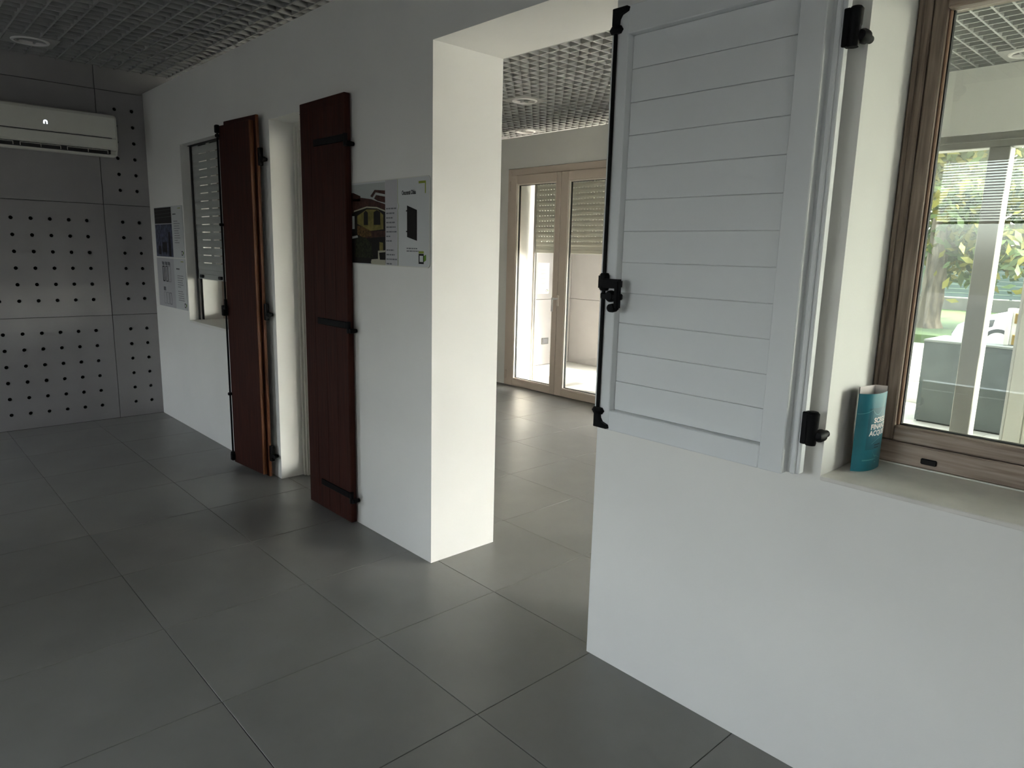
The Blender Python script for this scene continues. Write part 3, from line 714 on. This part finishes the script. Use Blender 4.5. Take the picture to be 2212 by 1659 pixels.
def small_poster(x0, x1, z0, z1, label, kind):
    t = tag(empty('poster', ((x0+x1)/2, -0.002, (z0+z1)/2)), label, 'poster', 'showroom posters')
    MB().prism([(x, -0.0045, z) for x, z in rounded(x0, x1, z0, z1, 0.012)], (0, 0.004, 0)).build('board', PAPER, t)
    y = -0.0050; W, H = x1-x0, z1-z0
    def q(u, v): return (x0+W*u, z0+H*v)
    if kind == 0:
        p = patch(t, [q(.02,.01), q(.63,.01), q(.63,.655), q(.02,.655)], y, BLUEP, 'photo_print')
        p2 = patch(t, [q(.02,.67), q(.63,.67), q(.63,.985), q(.02,.985)], y, DARKP, 'photo_print')
        for v in (.78, .85, .92): patch(p2, [q(.02,v), q(.63,v+.02), q(.63,v+.028), q(.02,v+.006)], y-.0002, INKG)
        for u0, v0, u1, v1 in ((.10,.05,.2,.22), (.25,.1,.42,.3), (.48,.02,.56,.5)):
            patch(p, [q(u0,v0), q(u1,v0), q(u1,v1), q(u0,v1)], y-.0002, DARKP)
        tx = [.14,.2,.18,.2,.15,.17,.18,.2,.11,.16]; vs_ = .70; hx = .70
    else:
        p = patch(t, [q(.0,.0), q(.62,.0), q(.62,1), q(.0,1)], y, PAPERG, 'print_band')
        def fr_(u0, v0, u1, v1, b, m):
            g = MB()
            for a0, c0, a1, c1 in ((u0,v0,u0+b,v1), (u1-b,v0,u1,v1), (u0,v0,u1,v0+b*.8), (u0,v1-b*.8,u1,v1)):
                g.face([(q(a0,c0)[0], y-.0003, q(a0,c0)[1]), (q(a1,c0)[0], y-.0003, q(a1,c0)[1]), (q(a1,c1)[0], y-.0003, q(a1,c1)[1]), (q(a0,c1)[0], y-.0003, q(a0,c1)[1])])
            g.build('frame_drawing', m, p)
        for u, b in ((.20,.025), (.31,.02), (.41,.008)):
            fr_(u, .52, u+.08, .84, b, INK); patch(p, [q(u,.86), q(u+.08,.85), q(u+.08,.92), q(u-.01,.93)], y-.0003, INKG, 'frame_drawing')
        for u, b in ((.20,.008), (.30,.01), (.40,.015)): fr_(u, .06, u+.08, .30, b, INKG)
        patch(p, [q(.20,.33), q(.28,.33), q(.28,.41), q(.20,.41)], y-.0003, INKG, 'frame_drawing')
        tx = [.2,.2,.17,.17,.19,.1,0,.16,.18,.18,.2,.2]; vs_ = .66; hx = .72
    text_bars(t, q(hx,0)[0], q(0,vs_)[1], [W*a for a in tx], H*.046 if kind == 0 else H*.044, y-.0002, INKG, 0.005)
    text_bars(t, q(hx-.02,0)[0], q(0,.83 if kind == 0 else .79)[1], [W*.11], .01, y-.0002, INK, 0.009)
    logo_mark(t, q(.91,0)[0], q(0,.05)[1], W*.05, H*.085, y-.0002, False)
    patch(t, [q(.86,.955), q(.95,.955), q(.95,.94), q(.86,.94)], y-.0002, LIME, 'corner_mark')
    return t
small_poster(-3.150, -2.452, 1.382, 1.786, 'poster with dark slats above a blue townscape photograph, next to the roller shutter', 0)
small_poster(-3.150, -2.452, 0.972, 1.374, 'pale poster with outline drawings of window frames, below the townscape poster', 1)

# ================================================================== air conditioner
ac = tag(empty('air_conditioner', (XL, -0.735, 2.165)), 'cream wall mounted air conditioner with lit display on the grey panels', 'air conditioner')
ya, yb = -1.205, -0.272
prof = [(-3.26,2.478),(-3.085,2.478),(-3.068,2.470),(-3.060,2.452),(-3.060,2.302),(-3.066,2.300),(-3.066,2.294),(-3.060,2.292),(-3.061,2.226),(-3.072,2.208),(-3.115,2.206),(-3.105,2.176),(-3.125,2.162),(-3.18,2.160),(-3.26,2.172)]
MB().prism([(x, ya, z) for x, z in prof], (0, yb-ya, 0)).build('body', ACW, ac, bevel=0.004)
for y0, y1 in ((ya-0.012, ya), (yb, yb+0.012)):
    pc = [(-3.26,2.474),(-3.09,2.474),(-3.066,2.455),(-3.064,2.24),(-3.10,2.17),(-3.18,2.164),(-3.26,2.176)]
    MB().prism([(x, y0, z) for x, z in pc], (0, y1-y0, 0)).build('end_cap', ACW, ac, bevel=0.005)
B(-3.112, ya+0.05, 2.176, -3.066, yb-0.045, 2.2075).build('air_outlet', ACD, ac)
g = MB(); yl = ya+0.06
for y0, y1 in ((-1.13,-0.955), (-0.915,-0.655), (-0.615,-0.335)):
    for a, b in ((y0, y0+0.004), (y1-0.004, y1), ((y0+y1)/2, (y0+y1)/2+0.003)): g.box(-3.070, a, 2.178, -3.062, b, 2.203)
    g.box(-3.070, y0, 2.199, -3.062, y1, 2.203)
g.build('louvre_frame', ACW, ac)
g = MB(); zc, yc = 2.364, -0.742
for a in range(8):
    t0, t1 = PI*a/8, PI*(a+1)/8
    g.face([(-3.0592, yc+r*math.cos(t), zc+r*math.sin(t)) for r, t in ((.006,t0),(.013,t0),(.013,t1),(.006,t1))])
for s in (-1, 1): g.face([(-3.0592, yc+s*.006, zc), (-3.0592, yc+s*.013, zc), (-3.0592, yc+s*.013, zc-.014), (-3.0592, yc+s*.006, zc-.014)])
g.build('display_digit', ACL, ac)
B(-3.0655, ya+0.002, 2.2945, -3.0605, yb-0.03, 2.2995).build('groove', ACD, ac)

# ================================================================== french door in the back wall
d2 = tag(empty('door_2', (-1.716, 3.47, 0.0)), 'beige two leaf glazed french door in the back room wall', kind='structure')
X0, X1 = -2.532, -0.90
g = MB(); frame_bars(g, X0, X1, 0.0, 2.382, 3.462, 3.54, 0.052, 0.052, 0, 0.072); g.build('frame', BEIGE, d2, bevel=0.004)
def leaf(x0, x1, handle):
    l = MB(); frame_bars(l, x0, x1, 0.004, 2.310, 3.446, 3.52, 0.102, 0.065 if handle == 0 else 0.102, 0.078, 0.092)
    l = l.build('leaf', BEIGE, d2, bevel=0.005)
    wl2, wr2 = 0.102, (0.065 if handle == 0 else 0.102)
    g = MB(); frame_bars(g, x0+wl2, x1-wr2, 0.082, 2.218, 3.452, 3.49, 0.012, 0.012, 0.012, 0.012); g.build('glazing_bead', BEIGE2, l, bevel=0.002)
    g = MB(); frame_bars(g, x0+wl2+0.012, x1-wr2-0.012, 0.094, 2.206, 3.475, 3.495, 0.005, 0.005, 0.005, 0.005); g.build('gasket', GASKET, l)
    B(x0+wl2+0.012, 3.483, 0.094, x1-wr2-0.012, 3.485, 2.206).build('pane', GLC, l)
    for z in (0.12, 2.20):
        B(x0-0.022 if handle == 0 else x1+0.004, 3.442, z-0.05, x0-0.004 if handle == 0 else x1+0.022, 3.462, z+0.05).build('hinge', BEIGE, l, bevel=0.004)
    return l
leaf(-2.478, -1.722, 0); L2 = leaf(-1.716, -0.956, 1)
hp = B(-1.715, 3.436, 0.955, -1.687, 3.4458, 1.065).build('handle_plate', BEIGE2, L2, bevel=0.003)
hm = MB(); hm.tube([(-1.701, 3.44, 1.03), (-1.701, 3.395, 1.03)], 0.010, 10); hm.box(-1.745, 3.385, 1.018, -1.690, 3.405, 1.040); hm.box(-1.748, 3.387, 0.895, -1.730, 3.403, 1.036)
hm.build('handle', LAMPW, hp, bevel=0.003)
roller('roller_shutter', X0+0.062, X1-0.062, 3.83, 2.36, 1.495, ROLLER2, 'pale green grey roller shutter lowered halfway behind the french door', ALU, pitch=0.0565, slot=0.016, gap=0.026, stops=False, sh=0.006)

# sheet of paper and socket on the panels beyond the french door
sh = tag(empty('notice_sheet', (XL, 4.79, 1.165)), 'white printed notice sheet taped to the panels beyond the french door', 'notice')
B(XL+0.0005, 4.688, 0.963, XL+0.002, 4.897, 1.366).build('sheet', PAPERW, sh)
g = MB(); rnd = random.Random(3)
for k, wd in enumerate((.11,.08,0,.10,0,.12,.11,.07,0,.12,0,.11,.1,.05,0,.12,.1,0,.1,.06,0,.11,.1)):
    if wd:
        z = 1.31-0.0135*k; x = XL+0.0024
        g.face([(x, 4.72, z), (x, 4.72+wd, z), (x, 4.72+wd, z+.005), (x, 4.72, z+.005)])
tag(g.build('body_text', INKG, sh), kind='stuff')
lm = MB().box(XL+.0021, 4.845, .985, XL+.0024, 4.878, 1.018).build('logo_mark', INK, sh)
MB().box(XL+.0025, 4.852, .990, XL+.0027, 4.874, 1.012).build('logo_mark', PAPERW, sh); MB().box(XL+.0028, 4.872, .993, XL+.0030, 4.884, 1.014).build('logo_mark', GREENI, sh)
so = tag(empty('wall_socket', (XL, 4.855, 0.325)), 'dark grey wall socket plate low on the panels beyond the french door', 'socket')
B(XL+0.0005, 4.792, 0.282, XL+0.012, 4.918, 0.368).build('cover_plate', SOCK, so, bevel=0.004)
B(XL+0.012, 4.815, 0.298, XL+0.015, 4.895, 0.352).build('socket_module', INKG, so, bevel=0.003)

# ================================================================== inner glazed screen, display zone, facade
w3 = tag(empty('window_3', (2.4, 4.19, 0.0)), 'pale grey aluminium glazed screen seen through the oak window', kind='structure')
B(-0.40, 4.13, 2.31, 5.2, 4.25, 2.41).build('head_rail', ALU, w3, bevel=0.004)
B(-0.40, 4.11, 2.355, 5.2, 4.13, 2.365).build('drip_rail', ALU, w3, bevel=0.002)
B(-0.40, 4.13, 0.0, 5.2, 4.25, 0.07).build('bottom_rail', ALU, w3, bevel=0.004)
mx = [-0.40, 0.70, 1.822, 3.0, 4.1, 5.07]
for x in mx: B(x, 4.125, 0.07, x+0.13, 4.255, 2.31).build('mullion', ALU, w3, bevel=0.005)
for a, b in zip(mx, mx[1:]): B(a+0.13, 4.189, 0.07, b, 4.191, 2.31).build('pane', GLC, w3)
pd = tag(empty('display_plinth', (1.63, 5.70, 0.0)), 'dark slate grey display plinth behind the aluminium screen', 'plinth')
B(1.185, 5.425, 0.012, 2.60, 6.02, 0.768).build('carcass', SLATE, pd, bevel=0.004)
B(1.180, 5.420, 0.7685, 2.605, 6.03, 0.788).build('top', mat('slate_top', (0.20, 0.22, 0.21), 0.4), pd, bevel=0.003)
B(1.20, 5.44, 0.0, 2.58, 6.0, 0.012).build('plinth_base', INK, pd)
fs = tag(empty('frame_sample', (1.86, 5.62, 0.788)), 'white window corner sample with two brass hinges on the dark plinth', 'window sample')
B(1.775, 5.56, 0.7885, 1.815, 5.68, 1.115).build('profile', LAMPW, fs, bevel=0.004)
B(1.816, 5.58, 0.7885, 1.99, 5.66, 1.115).build('profile', LAMPW, fs, bevel=0.004)
for z in (0.84, 1.03): 
    B(1.835, 5.566, z-0.045, 1.862, 5.5795, z+0.045).build('hinge', BRASS, fs, bevel=0.003)
# cream sample door frame standing in the back room close to the oak window
sf = tag(empty('sample_door_frame', (2.9, 1.6, 0.0)), 'cream sample door frame standing behind the oak window', 'door frame')
B(2.664, 1.57, 0.0, 2.674, 1.66, 2.15).build('edge_strip', LAMPW, sf)
B(2.6745, 1.56, 0.0, 2.735, 1.66, 2.15).build('stile', CREAM, sf, bevel=0.004)
B(2.7355, 1.575, 0.0, 2.80, 1.66, 2.15).build('stile', CREAM, sf, bevel=0.004)
B(2.8005, 1.575, 2.06, 3.42, 1.66, 2.15).build('head', CREAM, sf, bevel=0.004)
B(3.4205, 1.575, 0.0, 3.53, 1.66, 2.15).build('stile', CREAM, sf, bevel=0.004)
B(2.8005, 1.575, 0.0, 3.42, 1.66, 0.03).build('threshold', CREAM, sf, bevel=0.004)
# facade window
w4 = tag(empty('window_7', (1.6, 6.5, 0.22)), 'wide street window of the outer facade', kind='structure')
B(-1.95, 6.44, 0.22, 5.2, 6.54, 0.28).build('bottom_rail', LAMPW, w4, bevel=0.004)
B(-1.95, 6.44, 2.88, 5.2, 6.54, 2.95).build('head_rail', LAMPW, w4, bevel=0.004)
mx = [-1.95, -0.1, 2.8, 5.13]
for x in mx: B(x, 6.45, 0.28, x+0.07, 6.53, 2.88).build('mullion', LAMPW, w4, bevel=0.004)
for a, b in zip(mx, mx[1:]): B(a+0.07, 6.489, 0.28, b, 6.491, 2.88).build('pane', GLC, w4)
# unseen side windows and glass roof, added to bring in more daylight
for nm, ya_, yb_, z0_, zt_, lab in (('added_window_6', -3.7, -1.5, 0.60, 2.30, 'added side window lighting the left wall, front room behind the camera'), ('added_window_9', 0.6, 3.9, 0.10, 2.50, 'added wide side window lighting the back room'), ('added_window_10', 4.5, 6.2, 0.10, 2.75, 'added side window lighting the display zone beside the facade')):
    wv = tag(empty(nm, (5.55, (ya_+yb_)/2, 0.1)), lab, kind='structure')
    g = MB()
    g.box(5.5, ya_, z0_, 5.58, yb_, z0_+0.06); g.box(5.5, ya_, zt_-0.06, 5.58, yb_, zt_); g.box(5.5, ya_, z0_+0.06, 5.58, ya_+0.06, zt_-0.06); g.box(5.5, yb_-0.06, z0_+0.06, 5.58, yb_, zt_-0.06)
    g.build('frame', LAMPW, wv)
    B(5.539, ya_+0.06, z0_+0.06, 5.541, yb_-0.06, zt_-0.06).build('pane', GLC, wv)
w8 = tag(empty('added_glass_roof', (-2.0, 5.4, 3.6)), 'added glass roof lighting the display zone in front of the facade', kind='structure')  # unseen roof glazing added to send daylight through the inner screen
for x in (0.7, 2.2, 3.7, 5.2): B(x, 4.30, 3.60, x+0.06, 6.4, 3.66).build('glazing_bar', LAMPW, w8)
for a, b in ((0.76, 2.2), (2.26, 3.7), (3.76, 5.2)): B(a, 4.30, 3.62, b, 6.4, 3.622).build('pane', GLC, w8)
# street windows behind the camera, with blinds; left one added for daylight
so_ = MB().face([(0,-0.011,-0.004),(1,-0.011,-0.004),(1,0.011,0.004),(0,0.011,0.004)]).build('slat', LAMPW); sme_ = so_.data; bpy.data.objects.remove(so_)
for nm, a, b, side in (('added_window_4', -2.95, -1.95, 'added left'), ('window_5', 1.05, 2.45, 'right')):
    w5 = tag(empty(nm, ((a+b)/2, YF-0.1, 0.45)), side+' street window behind the camera with half lowered blind', kind='structure')
    for x in (a, b-0.06): B(x, YF-0.15, 0.51, x+0.06, YF-0.06, 2.29).build('stile', LAMPW, w5, bevel=0.004)
    B(a, YF-0.15, 0.45, b, YF-0.06, 0.51).build('bottom_rail', LAMPW, w5, bevel=0.004)
    B(a, YF-0.15, 2.29, b, YF-0.06, 2.35).build('head_rail', LAMPW, w5, bevel=0.004)
    B(a+0.06, YF-0.106, 0.51, b-0.06, YF-0.104, 2.29).build('pane', GLC, w5)
    bl = tag(empty('venetian_blind', (a+0.02, YF+0.03, 2.36)), 'white venetian blind half lowered over the '+side+' street window', 'blind', 'venetian blinds on the street windows')
    B(a+0.02, YF+0.015, 2.332, b-0.02, YF+0.045, 2.36).build('head_box', LAMPW, bl)
    for k in range(25):
        o = shared('slat', sme_, (0, 0, -0.04-0.021*k), bl); o.scale = (b-a-0.04, 1, 1)
    B(a+0.02, YF+0.02, 1.80, b-0.02, YF+0.04, 1.815).build('bottom_bar', LAMPW, bl)

# ================================================================== outside
nb_ = tag(empty('added_shade_block', (16, -18, -0.2)), 'added pale office block shading the forecourt and side windows', 'building')  # unseen block added to keep the sun off the forecourt and side windows
B(12, -36, -0.2, 22, 6.2, 14).build('wall', mat('render_beige', (0.30, 0.28, 0.25), 0.9), nb_)
for k in range(9):
    for z in (1, 4.2, 7.4, 10.6): B(11.95, -35+4.2*k, z, 12.0, -33.4+4.2*k, z+1.7).build('window', INK, nb_)
ASPH = mat('pale_paving', (0.20, 0.195, 0.175), 0.9, var=0.12, vscale=1.5)
GRASS = mat('grass', (0.040, 0.070, 0.014), 0.9, var=0.4, vscale=3, bump=0.6, bscale=30)
CONC = mat('concrete', (0.13, 0.125, 0.105), 0.9, var=0.15, vscale=4)
FENCE = mat('blue_green_fence', (0.07, 0.105, 0.10), 0.6)
BARK = mat('bark', (0.080, 0.064, 0.045), 0.95, var=0.75, vscale=7, bump=1.0, bscale=18, stretch=(1.5, 1.5, 0.35))
CARW = mat('car_white', (0.55, 0.56, 0.57), 0.2)
CARG = mat('car_dark_glass', (0.02, 0.025, 0.03), 0.08)
LEAFY = mat('yellow_leaves', (0.16, 0.15, 0.02), 0.7, var=0.3, vscale=2)
LEAFG = mat('green_leaves', (0.045, 0.075, 0.016), 0.7, var=0.4, vscale=2)
tag(B(-60, 6.9, -0.35, 60, 14.8, -0.20).build('road', ASPH), 'pale paved street outside the facade', 'street', kind='structure')
tag(B(-60, 6.62, -0.35, 60, 6.899, -0.05).build('kerb', CONC), 'concrete kerb along the facade', 'kerb', kind='structure')
tag(B(-60, 14.801, -0.35, 60, 60, -0.02).build('grass_verge', GRASS), 'green grass verge under the trees', 'grass', kind='structure')
DARKA = mat('dark_asphalt', (0.045, 0.045, 0.047), 0.9, var=0.2, vscale=2)
tag(B(6.0, -4.149, -0.35, 60, 6.6, -0.06).build('side_yard', mat('pale_concrete_yard', (0.36, 0.35, 0.32), 0.9, var=0.1, vscale=1.5)), 'pale paved yard beside the building', 'paving', kind='structure')
tag(B(-60, -40, -0.35, 60, -4.15, -0.06).build('forecourt', DARKA), 'paved forecourt on the street side behind the camera', 'paving', kind='structure')
tag(B(-25, 25.0, -0.02, 25, 25.25, 0.38).build('low_wall', CONC), 'low concrete wall under the blue green fence', 'wall')
fe = tag(empty('slat_fence', (0, 25.1, 0.38)), 'blue green slatted fence behind the trees', 'fence')
fo = B(-25, -0.02, 0, 12, 0.02, 0.135).build('slat', FENCE); fme = fo.data; bpy.data.objects.remove(fo)
for k in range(12): shared('slat', fme, (0, 0, 0.03+0.14*k), fe)
for k in range(-10, 5): B(k*2.4, 25.12, 0.385, k*2.4+0.08, 25.2, 2.1).build('post', FENCE, fe)

def tree(x, y, r, h, label, seed, n, crown, yellow):
    rnd = random.Random(seed)
    t = tag(empty('tree', (x, y, -0.02)), label, 'tree', 'trees on the grass verge')
    pts = []; rr = []
    for k in range(41):
        a = k/40; pts.append((x+0.25*math.sin(a*2.2+seed)*a, y+0.2*math.sin(a*3+seed)*a, -0.03+h*a)); rr.append(r*(1.25-0.95*a) if k else r*1.6)
    g = MB().tube(pts, rr, 32)
    for v in range(len(g.v)):
        p = g.v[v]; th = math.atan2(p[1]-y, p[0]-x); s = 1+0.07*math.sin(th*9+1.5*math.sin(p[2]*3.1))+0.05*math.sin(p[2]*11+th*4)+0.05*math.sin(th*3+p[2]*2); g.v[v] = (x+(p[0]-x)*s, y+(p[1]-y)*s, p[2])
    g.build('trunk', BARK, t, smooth=True)
    tips = []
    for k in range(16):
        a = rnd.uniform(0, 2*PI); z0 = h*rnd.uniform(0.24, 0.95); L = rnd.uniform(1.2, 3.0)*crown
        b0 = Vector((x, y, z0)); b2 = b0+Vector((math.cos(a)*L, math.sin(a)*L, rnd.uniform(-0.3, 1.3))); b1 = b0.lerp(b2, 0.5)+Vector((0, 0, 0.25))
        MB().tube([b0, b1, b2], [0.07, 0.045, 0.012], 6).build('branch', BARK, t, smooth=True)
        tips += [b0.lerp(b1, .6), b1, b1.lerp(b2, .5), b2, b2]
    for k in range(34):
        a = rnd.uniform(0, 2*PI); q = rnd.uniform(0.35, 1.0); tips.append(Vector((x+math.cos(a)*q, y+math.sin(a)*q, h*rnd.uniform(0.33, 0.9))))
    for nm, m, frac in (('yellow_leaves', LEAFY, yellow), ('green_leaves', LEAFG, 1-yellow)):
        g = MB()
        for k in range(int(n*frac)):
            c = rnd.choice(tips)+Vector((rnd.gauss(0, .38), rnd.gauss(0, .38), rnd.gauss(0, .32)))
            u = Vector((rnd.gauss(0, 1), rnd.gauss(0, 1), rnd.gauss(0, 1))).normalized(); v = u.orthogonal().normalized(); s = rnd.uniform(.09, .19)
            g.face([c-u*s, c-u*s*.2+v*s*.45, c+u*s, c-u*s*.2-v*s*.45])
        tag(g.build(nm, m, t), kind='stuff')
    return t
tree(-2.20, 16.8, 0.20, 7.0, 'thick barked tree left of the white car', 2, 13000, 1.0, 0.40)
tree(0.45, 18.8, 0.20, 7.0, 'slimmer tree behind the white car', 5, 13000, 1.0, 0.45)
tree(-7.2, 20.5, 0.22, 7.5, 'tree far back against the fence', 8, 7000, 1.1, 0.3)
tree(5.6, 18.4, 0.24, 7.0, 'tree to the right beyond the oak window', 11, 6000, 1.0, 0.4)

# white car parked on the street
car = tag(empty('car', (1.4, 13.4, -0.2)), 'white parked car seen beyond the dark plinth', 'car')
side = [(-0.62,.22),(-0.66,.40),(-0.58,.58),(-0.35,.72),(0.10,.86),(0.62,.96),(1.15,1.36),(1.6,1.46),(2.5,1.44),(3.1,1.10),(3.35,.95),(3.42,.5),(3.30,.24)]
secs = []
for yo, s in ((0, .86), (.12, .97), (.5, 1.0), (1.2, 1.0), (1.58, .97), (1.70, .86)):
    secs.append([(1.4+(px-1.4)*s if False else px*(1 if s > .95 else .985)+(0.02 if s < .9 else 0), 13.0+yo, -.2+(pz if pz < .7 else .7+(pz-.7)*(s if s < .99 else 1))) for px, pz in side])
g = MB(); n = len(side)
for s in secs: g.v += s
for k in range(len(secs)-1):
    for j in range(n): a = k*n+j; b = k*n+(j+1) % n; g.f.append((a, b, b+n, a+n))
g.f.append(tuple(reversed(range(n)))); g.f.append(tuple((len(secs)-1)*n+j for j in range(n)))
body = g.build('body', CARW, car, smooth=True)
for x in (0.10, 2.65):
    for yv in (12.99, 14.55):
        wv = MB().lathe((x, yv, 0.11), [(0, 0), (.20, 0), (.31, .02), (.31, .17), (.2, .19), (0, .19)], 24, 'y').build('wheel', INK, car, smooth=True)
        MB().lathe((x, yv-0.006, 0.11), [(0, 0), (.19, 0.0), (.19, .01)], 20, 'y').build('rim', ALU, wv)
hl = MB().prism([(-.46, 12.985, .33), (-.30, 12.985, .46), (.02, 12.985, .53), (.0, 12.985, .40), (-.25, 12.985, .31)], (0, .06, 0)).build('headlight', CARG, car, bevel=0.01)
B(-.18, 12.978, .40, -.08, 12.984, .47).build('lamp_lens', LAMPW, hl)
MB().prism([(-.665, 13.15, .08), (-.672, 13.15, .24), (-.672, 14.5, .24), (-.665, 14.5, .08)], (.06, 0, 0)).build('grille', CARG, car)
MB().prism([(1.20, 12.99, .80), (1.42, 12.99, 1.10), (2.4, 12.99, 1.10), (2.75, 12.99, .85)], (0, .05, 0)).build('side_window', CARG, car)
